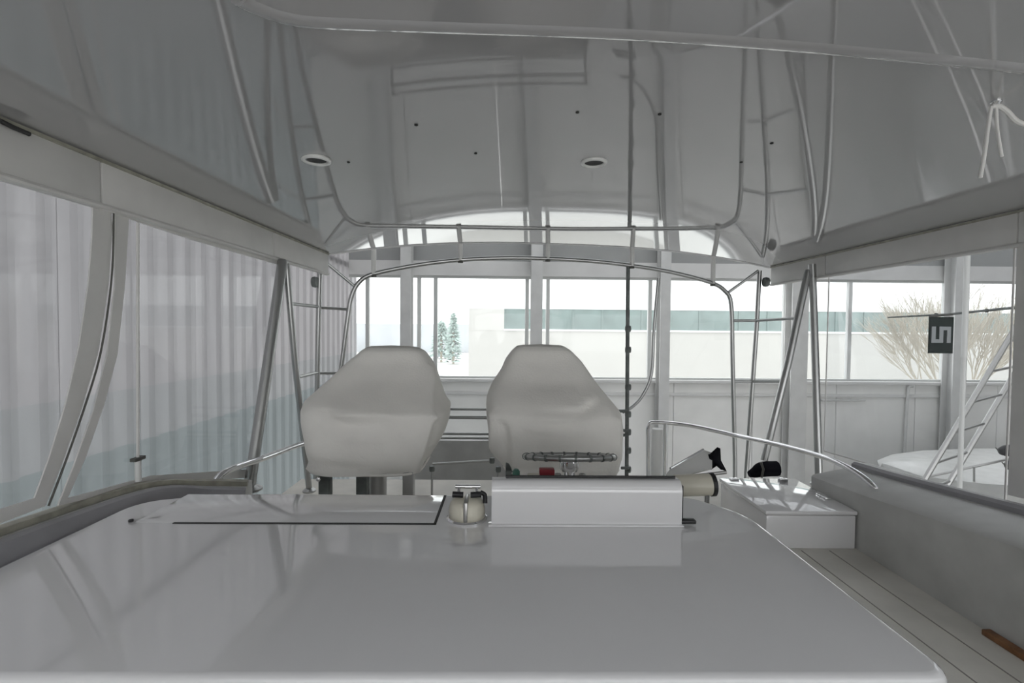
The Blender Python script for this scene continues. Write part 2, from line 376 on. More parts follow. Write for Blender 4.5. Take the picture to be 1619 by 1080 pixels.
# ================================================================== BOAT: deck, hardtop, coamings
DZ = .18
fl = thing('floor', (.3, 2, DZ), 'pale non-skid upper deck beside the console', None, None, 'structure')
box('deck_slab', 'deck', fl, -1.75, 2.45, -1.6, 4.15, DZ-.12, DZ)
for k, x in enumerate((1.10, 1.27, 1.44, 1.61, 1.78, 1.95)):
    box('deck_seam', 'plank_line', fl, x-.003, x+.003, -1.5, 2.84, DZ, DZ+.0015)
LZ = -1.0
box('lower_aft_deck', 'deck', fl, -2.0, 3.0, 3.9, 6.0, LZ-.1, LZ); box('deck_riser', 'gel_dull', fl, -1.75, 2.45, 4.07, 4.15, LZ, DZ-.12)
HXL, HXR, HXC = -1.60, 2.72, .50; HF = .15
def aftY(x): return 4.40+.60*(x-HXL)/(HXR-HXL) + .06*(1-((x-.55)/2.16)**2)
def zc(x, y): return 2.145+.175*max(0, 1-abs((x-.56)/2.16)**2.5)
ce = thing('ceiling', (.5, 2, 2.1), 'glossy white cambered underside of the boat hardtop', None, None, 'structure')
bm = bmesh.new(); NX, NY = 48, 24; g = []; gt = []
for i in range(NX+1):
    x = HXL+(HXR-HXL)*i/NX; col = []; colt = []
    for j in range(NY+1):
        y = HF+(aftY(x)-HF)*j/NY; col.append(bm.verts.new((x, y, zc(x, y)))); colt.append(bm.verts.new((x, y, zc(x, y)+.055)))
    g.append(col); gt.append(colt)
for i in range(NX):
    for j in range(NY):
        bm.faces.new((g[i][j], g[i][j+1], g[i+1][j+1], g[i+1][j])); bm.faces.new((gt[i][j], gt[i+1][j], gt[i+1][j+1], gt[i][j+1]))
    for j in (0, NY): bm.faces.new((g[i][j], g[i+1][j], gt[i+1][j], gt[i][j]))
for j in range(NY):
    for i in (0, NX): bm.faces.new((g[i][j], g[i][j+1], gt[i][j+1], gt[i][j]))
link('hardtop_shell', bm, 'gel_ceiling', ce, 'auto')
# aft lip bead
tube('aft_bead', 'gel', ce, [(x, aftY(x), zc(x, 0)+.004) for x in [HXL+(HXR-HXL)*k/30 for k in range(31)]], .014, 8)
# moulded ridge across the front
rid = [(380, -12), (402, 0), (452, 17), (520, 25), (700, 32), (1000, 44), (1300, 66), (1619, 98), (1760, 118)]
pts = []
for px, py in rid:
    z = 2.3
    for _ in range(20): q = PZ(px, py, z); z = .5*z+.5*zc(q.x, q.y)
    pts.append(Vector((q.x, q.y, zc(q.x, q.y)-.002)))
RID = spline(pts, 5)
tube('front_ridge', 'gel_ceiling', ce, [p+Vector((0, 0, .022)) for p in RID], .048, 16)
bm = bmesh.new(); A = [bm.verts.new(p+Vector((0, 0, -.018))) for p in RID]; B = [bm.verts.new((p.x if p.x > pts[0].x else p.x, HF, zc(p.x, 0)-.018)) for p in RID]
A2 = [bm.verts.new(p+Vector((0, 0, .01))) for p in RID]; B2 = [bm.verts.new((p.x, HF, zc(p.x, 0)+.01)) for p in RID]
for i in range(len(RID)-1):
    bm.faces.new((A[i], A[i+1], B[i+1], B[i])); bm.faces.new((A2[i], B2[i], B2[i+1], A2[i+1])); bm.faces.new((A[i], A2[i], A2[i+1], A[i+1]))
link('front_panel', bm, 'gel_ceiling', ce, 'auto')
def ceil_at(px, py):
    z = 2.3
    for _ in range(30): q = PZ(px, py, z); z = .5*z+.5*zc(q.x, q.y)
    return Vector((q.x, q.y, zc(q.x, q.y)))
for px, py in ((658, 197), (913, 177), (1043, 180), (1220, 226), (1172, 256), (752, 242), (551, 256)):
    q = ceil_at(px, py); lathe('screw', 'gasket', ce, [(.007, 0), (.007, -.004), (.003, -.006)], q, (0, 0, 1), 10)
for px, py, lab in ((500, 252, 'round recessed downlight nearer the ribbed wall'), (939, 256, 'round recessed downlight near the middle of the hardtop')):
    q = ceil_at(px, py); t = thing('recessed_light', q, lab, 'light', 'downlights in the hardtop')
    bm = bmesh.new(); atube(bm, [q+Vector((math.cos(a)*.056, math.sin(a)*.056, -.003)) for a in [k*math.pi/14 for k in range(28)]], .010, 8, True); link('trim_ring', bm, 'white', t, True)
    lathe('lens', 'gasket', t, [(.044, 0), (.044, -.004), (.03, -.006), (.001, -.004)], q, (0, 0, 1), 24)

# side valances under the hardtop edge
VZ = 1.95
for side, X, lab in ((-1, HXL, 'white cloth valance along the hardtop edge facing the ribbed wall'), (1, HXR, 'white cloth valance along the hardtop edge facing the ladder')):
    y1 = aftY(X)-.05
    t = thing('valance', (X, 2, VZ), lab, 'valance', 'valances under the hardtop')
    seams = [HF, .9, 1.93, 3.34, y1] if side < 0 else [HF, 1.2, 2.55, 4.1, y1]
    for a, b in zip(seams, seams[1:]):
        box('valance_panel', 'vinyl', t, X-.012, X+.012, a+.004, b-.004, VZ, 2.15, .004)
    tube('hem', 'vinyl', t, [(X-side*.012, HF, VZ+.012), (X-side*.012, y1, VZ+.012)], .011, 8)
    box('track', 'track', t, min(X, X-side*.02), max(X, X-side*.02), HF, y1, 2.132, 2.144)
tag(tube('zip_slider', 'gasket', None, [PX(0, 191, HXL+.03), PX(20, 201, HXL+.03), PX(46, 212, HXL+.03)], .008, 8), 'black zipper strip along the hardtop edge above the curved curtain', 'zipper')

# coamings
def zl(y): return .83+.05*(1.5-y) if y < 1.5 else (.83-.045*(y-1.5)/.65 if y < 2.15 else .785-.085*(y-2.15)/.22)
LP = [(-1.56, -1.4), (-1.56, .4), (-1.56, 1.2), (-1.56, 1.75), (-1.54, 2.05), (-1.50, 2.2), (-1.42, 2.31), (-1.27, 2.37)]
path = spline([(x, y, zl(y)) for x, y in LP], 5)
t = thing('left_coaming', (-1.56, 1, DZ), 'low grey moulded coaming between the console and the ribbed wall', 'coaming')
sweep('coaming_body', 'gel_dull', t, path, [(.06, -.75), (.045, -.04), (.02, -.008), (-.02, 0), (-.17, -.01), (-.20, -.05), (-.20, -.9), (.06, -.9)])
sweep('cap_rail', 'cap', t, path, [(.052, -.10), (.052, -.045), (.026, -.002), (.0, .004), (.0, -.10)])
sweep('curtain_track', 'track', t, path, [(-.03, -.01), (-.03, .022), (-.07, .022), (-.07, -.01)])
def zr(y): return .535+.095*(2.85-y)
RP = [(2.13, -1.4), (2.13, 1.0), (2.13, 2.3), (2.13, 2.9), (2.125, 3.3)]
pathr = spline([(x, y, zr(min(y, 3.2))) for x, y in RP], 5)
t = thing('right_coaming', (2.2, 1, DZ), 'broad grey coaming with sloping top beside the walkway', 'coaming')
sweep('coaming_body', 'gel_dull', t, pathr, [(0, -.9), (0, -.015), (.015, 0), (.30, .055), (.30, -.9)])
sweep('cap_rail', 'cap', t, pathr, [(.28, -.03), (.28, .075), (.30, .09), (.40, .075), (.42, .04), (.42, -.9), (.32, -.9)])
tag(box('wood_scrap', 'wood', None, 2.085, 2.125, 1.78, 2.05, DZ, DZ+.025, .004), 'small orange-brown wood strip at the foot of the coaming', 'wood strip')

# ================================================================== curtains
def curtain(name, X, outer_px, inner_px, lab, side, seamline=None):
    o = [PX(px, py, X) for px, py in outer_px]; i = [PX(px, py, X) for px, py in inner_px]
    c = sum(o, Vector())/len(o); t = thing(name, (X, c.y, min(v.z for v in o)), lab, 'curtain', 'clear side curtains')
    ring_plate('curtain_border', 'vinyl', t, o, i, (side*.006, 0, 0))
    bm = bmesh.new(); bm.faces.new([bm.verts.new(p+Vector((side*.003, 0, 0))) for p in i]); bmesh.ops.triangulate(bm, faces=bm.faces[:]); link('clear_pane', bm, 'clear', t)
    if seamline:
        tube('zipper', 'seam', t, [PX(px, py, X)+Vector((-side*.004, 0, 0)) for px, py in seamline], .0035, 6, 4)
    return t
XC = HXL-.005
def yz(y, z):   # world (Y,Z) on left curtain plane, returned as a pixel through the camera so that loops can be given either way
    v = RM.transposed() @ (Vector((XC, y, z))-CAM); return (CX+F*v.x/-v.z, CY-F*v.y/-v.z)
zpl = lambda y: zl(y)+.005
curtain('clear_curtain', XC, [yz(.2, 1.96), yz(1.0, 1.96), (174, 296), (178, 360), (172, 450), (155, 560), (128, 650), (98, 735), (72, 800), yz(1.0, zpl(1.0)), yz(.2, zpl(.2))],
        [yz(.28, 1.955), yz(1.0, 1.955), (147, 327), (146, 375), (140, 450), (125, 550), (104, 640), (78, 725), (55, 788), yz(1.0, zpl(1.0)+.07), yz(.28, zpl(.28)+.07)],
        'clear side curtain with a curved white border nearest the camera', -1, [(177, 275), (178, 360), (174, 450), (157, 560), (130, 650), (100, 735), (75, 800)])
curtain('clear_curtain', XC, [(183, 300), (300, 352), (444, 414), (428, 540), (412, 660), (399, 755), (240, 764), (92, 800), (118, 735), (148, 650), (170, 560), (182, 450)],
        [(204, 346), (300, 378), (438, 418), (424, 540), (408, 655), (394, 742), (240, 752), (107, 788), (135, 725), (165, 640), (186, 560), (198, 450)],
        'clear side curtain between the curved border and the splayed pipes', -1)
# thin batten inside the second curtain
a = PX(218, 352, XC+.01); b = PX(218, 725, XC+.01)
t = thing('curtain_batten', b, 'thin clear batten hanging in the middle curtain with a dark clip', 'batten')
tube('batten_rod', 'vinyl', t, [a, b], .006, 8); box('clip', 'seam', t, b.x-.012, b.x+.012, b.y-.03, b.y+.03, b.z-.008, b.z+.006)
lathe('end_cap', 'white', t, [(.012, 0), (.012, -.09)], b+Vector((0, 0, -.01)), (0, 0, 1), 10)
XR_ = HXR+.005
def yzr(y, z):
    v = RM.transposed() @ (Vector((XR_, y, z))-CAM); return (CX+F*v.x/-v.z, CY-F*v.y/-v.z)
zpr = lambda y: zr(y)+.05
curtain('clear_curtain', XR_, [yzr(1.0, 1.96), yzr(2.565, 1.96), yzr(2.565, zpr(2.5)), yzr(1.0, zpr(1.0))], [yzr(1.1, 1.955), yzr(2.44, 1.955), yzr(2.44, zpr(2.4)+.08), yzr(1.1, zpr(1.1)+.08)],
        'clear side curtain whose grey border cuts the ladder view', 1)
curtain('clear_curtain', XR_, [yzr(2.575, 1.96), yzr(4.08, 1.96), yzr(4.08, zpr(3.6)-.05), yzr(2.575, zpr(2.57)-.05)], [yzr(2.583, 1.955), yzr(4.07, 1.955), yzr(4.07, zpr(3.6)-.04), yzr(2.583, zpr(2.6)-.04)],
        'clear side curtain in front of the ladder and green flag', 1)

# ================================================================== pipework
def pipe_thing(name, pts, r, lab, cat, m='steel', sm=0, group=None, foot=True):
    base = Vector(pts[-1]); t = thing(name, base, lab, cat, group)
    tube('tube', m, t, pts, r, 12, sm)
    if foot: lathe('foot_flange', m, t, [(r*2.2, -.012), (r*2.2, .0), (r*1.5, .012), (r, .02)], base, (0, 0, 1), 16)
    return t
top = PX(447, 412, -1.56)
pipe_thing('hardtop_post', [top, PX(420, 600, -1.56), PX(394, 772, -1.56)], .034, 'slanted steel hardtop post at the end of the middle curtain', 'post', 'steel')
pipe_thing('hardtop_post', [top+Vector((.02, .01, -.02)), PX(466, 570, -1.52), PX(489, 775, -1.50)], .022, 'thinner steel brace splaying aft beside the left chair', 'post', 'steel')
topR = PX(1284, 418, 2.64)
pipe_thing('hardtop_post', [topR, PX(1290, 600, 2.64), PX(1295, 765, 2.60)], .030, 'upright steel hardtop post rising from the broad coaming', 'post', 'steel')
pd = P(1208, 728, 4.1)
pipe_thing('hardtop_post', [topR+Vector((-.02, .02, -.05)), P(1246, 575, 4.1), pd], .030, 'diagonal steel brace running down to a black boot', 'post', 'steel', foot=False)
bt_ = thing('black_boot', P(1205, 755, 4.1), 'black padded boot on the foot of the diagonal brace', 'boot')
bm = bmesh.new(); atube(bm, spline([P(1184, 750, 4.06), P(1194, 747, 4.06), P(1206, 742, 4.06), P(1229, 741, 4.06)], 5), lambda t: .026+.038*min(1, t*1.6), 10)
link('padding', bm, 'blackcloth', bt_, 'auto'); tube('strap', 'seam', bt_, [P(1203, 731, 3.99), P(1207, 742, 3.98), P(1204, 755, 3.99)], .01, 6)

# aft arch
AY = lambda px: 4.50+.45*(px-555)/600
arch = [(521, 735), (531, 640), (541, 570), (550, 500), (556, 468), (568, 446), (591, 433), (660, 419), (728, 411), (797, 408), (866, 409), (935, 413), (999, 420), (1060, 430), (1122, 446), (1146, 460), (1156, 482), (1158, 560), (1160, 650), (1162, 750)]
def drop(v, z=LZ): return Vector((v.x, v.y, z))
t = thing('aft_arch', drop(P(840, 750, 4.7)), 'bowed steel tube arch under the aft edge of the hardtop', 'arch')
tube('arch_tube', 'steel', t, [drop(P(521, 735, AY(521)))]+[P(px, py, AY(px)) for px, py in arch]+[drop(P(1162, 750, AY(1162)))], .021, 12, 4)
for px, y0, y1 in ((591, 402, 433), (728, 393, 411), (866, 391, 409), (999, 401, 420), (1127, 420, 448)):
    bt2 = P(px, y1, AY(px)); ztop = zc(bt2.x, bt2.y)
    lathe('standoff', 'white', t, [(.023, -.004), (.023, ztop-bt2.z+.006)], bt2, (0, 0, 1), 14); lathe('standoff_clamp', 'seam', t, [(.026, -.028), (.026, -.008)], bt2, (0, 0, 1), 12)
for a, b in (((512, 412), (560, 452)), ((1199, 428), (1152, 462))):
    tube('corner_brace', 'steel', t, [P(*a, AY(a[0])-.08), P(*b, AY(b[0]))], .015, 10)
# side ladders that hang from the aft corners
def side_ladder(pl, rungs, Y, lab):
    a = P(*pl[0], Y); b = P(*pl[-1], Y+.02)
    b = drop(P(*pl[-1], Y)); t = thing('corner_frame', b, lab, 'frame', 'steel corner frames')
    tube('upright', 'steel', t, [P(px, py, Y) for px, py in pl]+[b], .022, 12)
    for (p0, Y0), (p1, Y1) in rungs:
        tube('rung', 'steel', t, [P(*p0, Y0), P(*p1, Y1)], .014, 10)
    lathe('pulley', 'darkpole', t, [(.045, -.02), (.05, 0), (.045, .02)], P(pl[0][0]+(-8 if pl[0][0] < 800 else 10), 446, Y-.05), (1, 0, 0), 14)
    return t
side_ladder([(506, 406), (503, 520), (501, 640), (499, 760)], [(((458, 480), 3.75), ((503, 485), 4.33)), (((503, 486), 4.33), ((548, 489), 4.5)), (((472, 596), 3.75), ((502, 589), 4.33)), (((502, 590), 4.33), ((540, 590), 4.5))], 4.33, 'steel corner frame with rungs against the ribbed wall')
side_ladder([(1201, 428), (1196, 520), (1189, 620), (1180, 748)], [(((1160, 507), 4.95), ((1195, 507), 4.92)), (((1195, 507), 4.92), ((1262, 503), 4.45)), (((1160, 603), 4.95), ((1190, 603), 4.92)), (((1190, 603), 4.92), ((1234, 603), 4.5))], 4.92, 'steel corner frame with rungs beside the diagonal brace')
# dark clamp pole and curved pipe
a = P(993, 420, 4.85); b = drop(P(992, 757, 4.85))
t = thing('clamp_pole', b, 'dark weathered upright pole with clamps behind the right chair', 'pole')
tube('pole', 'darkpole', t, [a, b], .020, 10)
for py in (520, 553, 612, 655, 683, 712, 742):
    q = P(993, py, 4.85); lathe('collar', 'darkpole', t, [(.027, -.03), (.031, -.015), (.031, .015), (.027, .03)], q, (0, 0, 1), 12)
for py, dx in ((681, -24), (688, -28), (650, -16), (740, -10)): tube('clamp_arm', 'darkpole', t, [P(993, py, 4.83), P(993+dx, py, 4.80)], .016, 8)
tag(tube('bent_pipe', 'steel', None, [P(1041, 440, 4.88), P(1034, 520, 4.88), P(1030, 590, 4.88), P(1016, 625, 4.88), P(1000, 643, 4.87), P(984, 652, 4.86)], .016, 10, 5), 'thin steel pipe curving into the dark clamp pole', 'pipe')
# rails
t = thing('grab_rail', P(1385, 776, 2.86), 'polished steel rail sweeping from the broad coaming to a squared end', 'rail')
tube('rail_tube', 'chrome', t, [P(1387, 778, 2.86), P(1376, 764, 2.9), P(1345, 742, 3.05), P(1300, 722, 3.3), P(1230, 703, 3.7), P(1160, 688, 4.1), P(1090, 673, 4.4), P(1040, 668, 4.5), P(1026, 672, 4.52), P(1025, 700, 4.52), P(1025, 762, 4.52), drop(P(1025, 762, 4.52))], .019, 12, 5)
tube('rail_leg', 'chrome', t, [P(1052, 670, 4.48), drop(P(1052, 764, 4.48))], .017, 12)
lathe('foot_flange', 'chrome', t, [(.045, -.01), (.045, .006), (.03, .014)], P(1387, 779, 2.86), (0, 0, 1), 16)
q = P(1038, 762, 4.6); hq = q.z+.5-LZ; q.z = LZ
tag(lathe('white_post', 'white', None, [(.055, 0), (.055, hq), (.05, hq+.015)], q, (0, 0, 1), 20), 'short white cylindrical post inside the squared rail end', 'post')
t = thing('side_rail', P(336, 772, 2.42), 'polished steel rail rising from the console corner to the left chair', 'rail')
tube('rail_tube', 'chrome', t, [P(336, 774, 2.42), P(344, 757, 2.46), P(366, 742, 2.55), P(420, 723, 2.85), P(484, 700, 3.35), P(540, 690, 3.9)], .018, 12, 5)
lathe('foot_flange', 'chrome', t, [(.04, -.01), (.04, .006), (.028, .014)], P(336, 775, 2.42), (0, 0, 1), 16)
tube('rail_leg', 'steel', t, [P(398, 730, 2.72), P(393, 775, 2.72)], .014, 10)

# aft bench seen between the chairs
t = thing('aft_bench', (.0, 5.0, LZ), 'pale aft bench with two double rails seen between the chairs', 'bench')
zt2 = P(740, 697, 5.0).z
box('bench_back', 'gel_dull', t, -1.0, .85, 4.98, 5.06, LZ, zt2, .01); box('bench_seat', 'gel', t, -1.0, .85, 4.62, 4.98, LZ, LZ+.45, .02)
for py, r in ((647, .014), (660, .020), (686, .014), (693, .013)):
    q = P(740, py, 5.02); tube('rail', 'steel', t, [(-1.0, 5.02, q.z), (.85, 5.02, q.z)], r, 10)
for x in (-.98, .83): tube('rail_stanchion', 'steel', t, [(x, 5.02, zt2-.02), (x, 5.02, P(740, 645, 5.02).z)], .016, 10)
t = thing('cross_rail', P(735, 745, 3.6), 'thin steel rail with end fittings low between the chairs', 'rail')
tube('rail_tube', 'steel', t, [P(684, 734, 3.6), P(780, 728, 3.6)], .010, 8)
for px, py in ((683, 741), (778, 728), (788, 742)): lathe('fitting', 'darkpole', t, [(.018, -.02), (.022, 0), (.018, .02)], P(px, py, 3.6), (0, 0, 1), 12)
for px in (787, 683):
    q = P(px, 742, 3.6); tube('fitting_post', 'steel', t, [q, (q.x, q.y, DZ)], .008, 8)

# ================================================================== console
CZ = .78
con = thing('helm_console', (-.28, 1.5, DZ), 'glossy white moulded helm console filling the foreground', 'console')
poly = roundpoly([(-1.50, .97, DZ), (.955, .97, DZ), (.955, 1.86, DZ), (.80, 2.06, DZ), (-1.16, 2.08, DZ), (-1.50, 1.98, DZ)], [.05, .07, .10, .06, .2, .12], 6)
def round_slab(name, m, parent, poly, z1, r):
    bm = bmesh.new(); n = len(poly); rings = []
    nrm = []
    for i in range(n):
        e = (poly[(i+1) % n]-poly[i-1]); nrm.append(Vector((-e.y, e.x, 0)).normalized())
    lev = [(0, poly[0].z)]+[(r*(1-math.cos(a)), z1-r+r*math.sin(a)) for a in [k*math.pi/12 for k in range(7)]]
    for off, z in lev: rings.append([bm.verts.new((p.x+nv.x*off, p.y+nv.y*off, z)) for p, nv in zip(poly, nrm)])
    for A, B in zip(rings, rings[1:]):
        for k in range(n): bm.faces.new((A[k], A[(k+1) % n], B[(k+1) % n], B[k]))
    bm.faces.new(rings[0][::-1]); bm.faces.new(rings[-1])
    o = link(name, bm, m, parent, 'auto')
    for pl in o.data.polygons:
        if len(pl.vertices) > 4: pl.use_smooth = False
    for e in o.data.edges:
        if all(abs(o.data.vertices[v].co.z-(z1-poly[0].z)) < 1e-5 for v in e.vertices): e.use_edge_sharp = True
    return o
round_slab('console_body', 'gel', con, poly, CZ, .022)
hz = CZ+.001; y0 = PZ(450, 829, CZ).y; xr0 = PZ(685, 830, CZ).x
bm = bmesh.new(); abox(bm, -1.34, xr0, y0+.012, 2.045, CZ-.002, CZ+.0025, .001); hat = link('hatch_lid', bm, 'gel', con, 'auto')
box('hatch_gasket', 'gasket', con, -1.20, xr0+.008, y0, y0+.012, CZ-.001, CZ+.002); box('hatch_gasket', 'gasket', con, xr0, xr0+.010, y0, 2.05, CZ-.001, CZ+.002)
lathe('hatch_pin', 'gasket', con, [(.008, 0), (.008, .008)], PZ(207, 825, CZ), (0, 0, 1), 10)
# helm pod on the console
pod = thing('helm_pod', (.3, 1.85, CZ), 'raised white instrument pod with a black top edge on the console', 'pod')
xl = PZ(777, 832, CZ).x; xr = PZ(1077, 832, CZ).x; yf = PZ(900, 832, CZ).y; ztp = P(900, 758, yf+.03).z
prof = [(yf, CZ), (yf-.004, ztp-.02), (yf+.02, ztp), (yf+.06, ztp), (2.03, CZ+.012), (2.03, CZ)]
bm = bmesh.new(); aprism(bm, roundpoly([(xl, y, z) for y, z in prof], [0, .02, .01, .01, 0, 0], 4), (xr-xl, 0, 0)); link('pod_shell', bm, 'gel', pod, 'auto')
tube('top_gasket', 'gasket', pod, [(xl+.05, yf+.05, ztp+.003), (xr-.01, yf+.05, ztp+.003)], .006, 8)
box('base_trim', 'gel', pod, xl-.012, xr+.006, yf-.012, yf+.02, CZ, CZ+.008, .003)
box('bracket', 'black', pod, xr, xr+.012, yf+.02, yf+.04, CZ+.02, ztp-.02); box('bracket', 'black', pod, xr, xr+.055, yf+.0, yf+.03, CZ+.008, CZ+.022, .004)
sl = (CZ+.012-ztp)/(2.03-yf-.06)
# steering wheel
wc = P(900, 722, 2.27); R_ = 70/F*2.27; ax = Vector((0, math.sin(math.radians(12.5)), math.cos(math.radians(12.5)))).normalized()
uu = Vector((1, 0, 0)); vv = ax.cross(uu).normalized()
sw = thing('steering_wheel', wc-ax*.12, 'chrome steering wheel lying almost flat behind the console', 'steering wheel')
bm = bmesh.new(); atube(bm, [wc+uu*math.cos(k*math.pi/24)*R_+vv*math.sin(k*math.pi/24)*R_ for k in range(48)], .0135, 10, True); link('rim', bm, 'steel', sw, True)
for k in range(5):
    a = k*2*math.pi/5+.3; e = wc+(uu*math.cos(a)+vv*math.sin(a))*R_
    tube('spoke', 'steel', sw, [wc-ax*.02, wc+(e-wc)*.5-ax*.012, e], .007, 8)
for k in range(20):
    a = k*2*math.pi/20; e = wc+(uu*math.cos(a)+vv*math.sin(a))*R_
    lathe('grip_ring', 'darkpole', sw, [(.0158, -.005), (.0158, .005)], e, (vv*math.cos(a)-uu*math.sin(a)), 10)
lathe('hub', 'chrome', sw, [(.035, -.06), (.045, -.045), (.045, -.015), (.03, 0), (.012, .008)], wc-ax*.01, ax, 20)
lathe('column', 'chrome', sw, [(.04, -.16), (.028, -.14), (.026, -.06)], wc-ax*.01, ax, 16)
for dx in (-.055, .06): lathe('tilt_knob', 'alu', sw, [(.014, -.14), (.016, -.07), (.01, -.065)], wc+Vector((dx, 0, -.01)), ax, 12)
q = P(860, 754, 2.06); t = thing('red_switch_box', q, 'small red-topped switch box beside the wheel column', 'switch')
box('base', 'cream', t, q.x-.07, q.x+.05, q.y-.02, q.y+.03, q.z-.04, q.z+.008, .004); box('switch_cap', 'red', t, q.x-.02, q.x+.045, q.y-.015, q.y+.025, q.z+.008, q.z+.035, .004)
q = P(816, 756, 2.06); tag(lathe('green_lamp', 'green', None, [(.012, -.04), (.016, 0), (.016, .03), (.008, .04)], q, (0, 0, 1), 14), 'small green indicator lamp at the corner of the dash', 'lamp')
# throttle control
q = PZ(736, 829, CZ+.004); q.z = CZ; q.y += .062
th = thing('throttle_control', q, 'cream domed engine control with twin black levers on the console', 'throttle')
lathe('base_ring', 'chrome', th, [(.076, 0), (.076, .006), (.070, .012), (.06, .012)], q, (0, 0, 1), 32)
bm = bmesh.new(); alathe(bm, [(.068, .010), (.068, .035), (.064, .058), (.055, .072), (.035, .080), (.001, .083)], q, (0, 0, 1), 32)
link('dome', bm, 'cream', th, True)
box('slot', 'alu', th, q.x-.008, q.x+.008, q.y-.072, q.y+.03, q.z+.01, q.z+.086, .006)
for s in (-1, 1):
    tube('lever', 'chrome', th, [q+Vector((s*.03, .01, .07)), q+Vector((s*.034, .03, .09)), q+Vector((s*.034, .045, .105))], .006, 8)
    tube('lever_knob', 'black', th, [q+Vector((s*.014, -.005, .092)), q+Vector((s*.054, -.005, .094))], .011, 10)
tube('crossbar', 'chrome', th, [q+Vector((-.048, .045, .107)), q+Vector((.048, .045, .107))], .008, 10)
tube('side_handle', 'black', th, [q+Vector((.05, .0, .10)), q+Vector((.066, .0, .09)), q+Vector((.068, -.01, .062))], .009, 8, 4)

# canister, white flap and black cloth beside the pod
q0 = P(1064, 768, 2.35); q1 = P(1127, 766, 2.35); d = (q1-q0)
t = thing('cream_canister', (q0+q1)/2, 'cream round canister with a black end band beside the pod', 'canister')
lathe('drum', 'cream', t, [(.045, 0), (.053, .01), (.053, d.length-.015)], q0, d, 24); lathe('end_band', 'black', t, [(.053, d.length-.016), (.057, d.length-.014), (.057, d.length+.004), (.045, d.length+.008)], q0, d, 24)
t = thing('canister_stand', P(1095, 785, 2.35), 'low steel cradle under the cream canister', 'cradle')
for px in (1075, 1118):
    a = P(px, 782, 2.33); tube('cradle_leg', 'steel', t, [a, Vector((a.x, a.y+.02, DZ))], .012, 8)
t = thing('chart_flap', P(1095, 745, 2.5), 'white hinged flap raised over the cream canister', 'flap')
fp = [P(1052, 752, 2.42), P(1060, 741, 2.5), P(1112, 711, 2.62), P(1126, 716, 2.62), P(1126, 741, 2.45), P(1066, 756, 2.40)]
prism('flap_panel', 'white', t, fp, (0, .02, -.012)); tube('flap_edge', 'chrome', t, [fp[1], fp[2]], .007, 8); tube('flap_edge', 'alu', t, [fp[5], P(1148, 747, 2.42)], .009, 8)
t = thing('black_cloth_tie', P(1125, 748, 2.6), 'crumpled black cloth tied to the raised white flap', 'cloth')
cp = [(1101, 722), (1122, 718), (1134, 707), (1139, 709), (1140, 728), (1149, 745), (1140, 743), (1133, 737), (1124, 743), (1119, 737)]
bm = bmesh.new(); cen = P(1128, 727, 2.53); cb = P(1128, 727, 2.62)
ring = [bm.verts.new(P(a, b, 2.57+.02*math.sin(i*2.1))) for i, (a, b) in enumerate(cp)]; c1 = bm.verts.new(cen); c2 = bm.verts.new(cb)
for i in range(len(ring)): bm.faces.new((ring[i], ring[(i+1) % len(ring)], c1)); bm.faces.new((ring[(i+1) % len(ring)], ring[i], c2))
link('cloth', bm, 'blackcloth', t, True); tube('tie', 'blackcloth', t, [P(1120, 735, 2.56), P(1110, 742, 2.55)], .006, 6)

# locker box at the right
lk = thing('deck_locker', (1.84, 3.15, DZ), 'low glossy white locker box at the end of the walkway', 'locker')
box('locker_body', 'gel', lk, 1.575, 2.12, 2.86, 3.48, DZ, .385, .008)
box('locker_lid', 'gel', lk, 1.565, 2.125, 2.85, 3.49, .388, .415, .010)
for x in (1.66, 2.02): box('hinge', 'chrome', lk, x-.03, x+.03, 3.44, 3.48, .415, .423, .003)
box('latch', 'chrome', lk, 2.06, 2.11, 3.05, 3.15, .415, .424, .003)

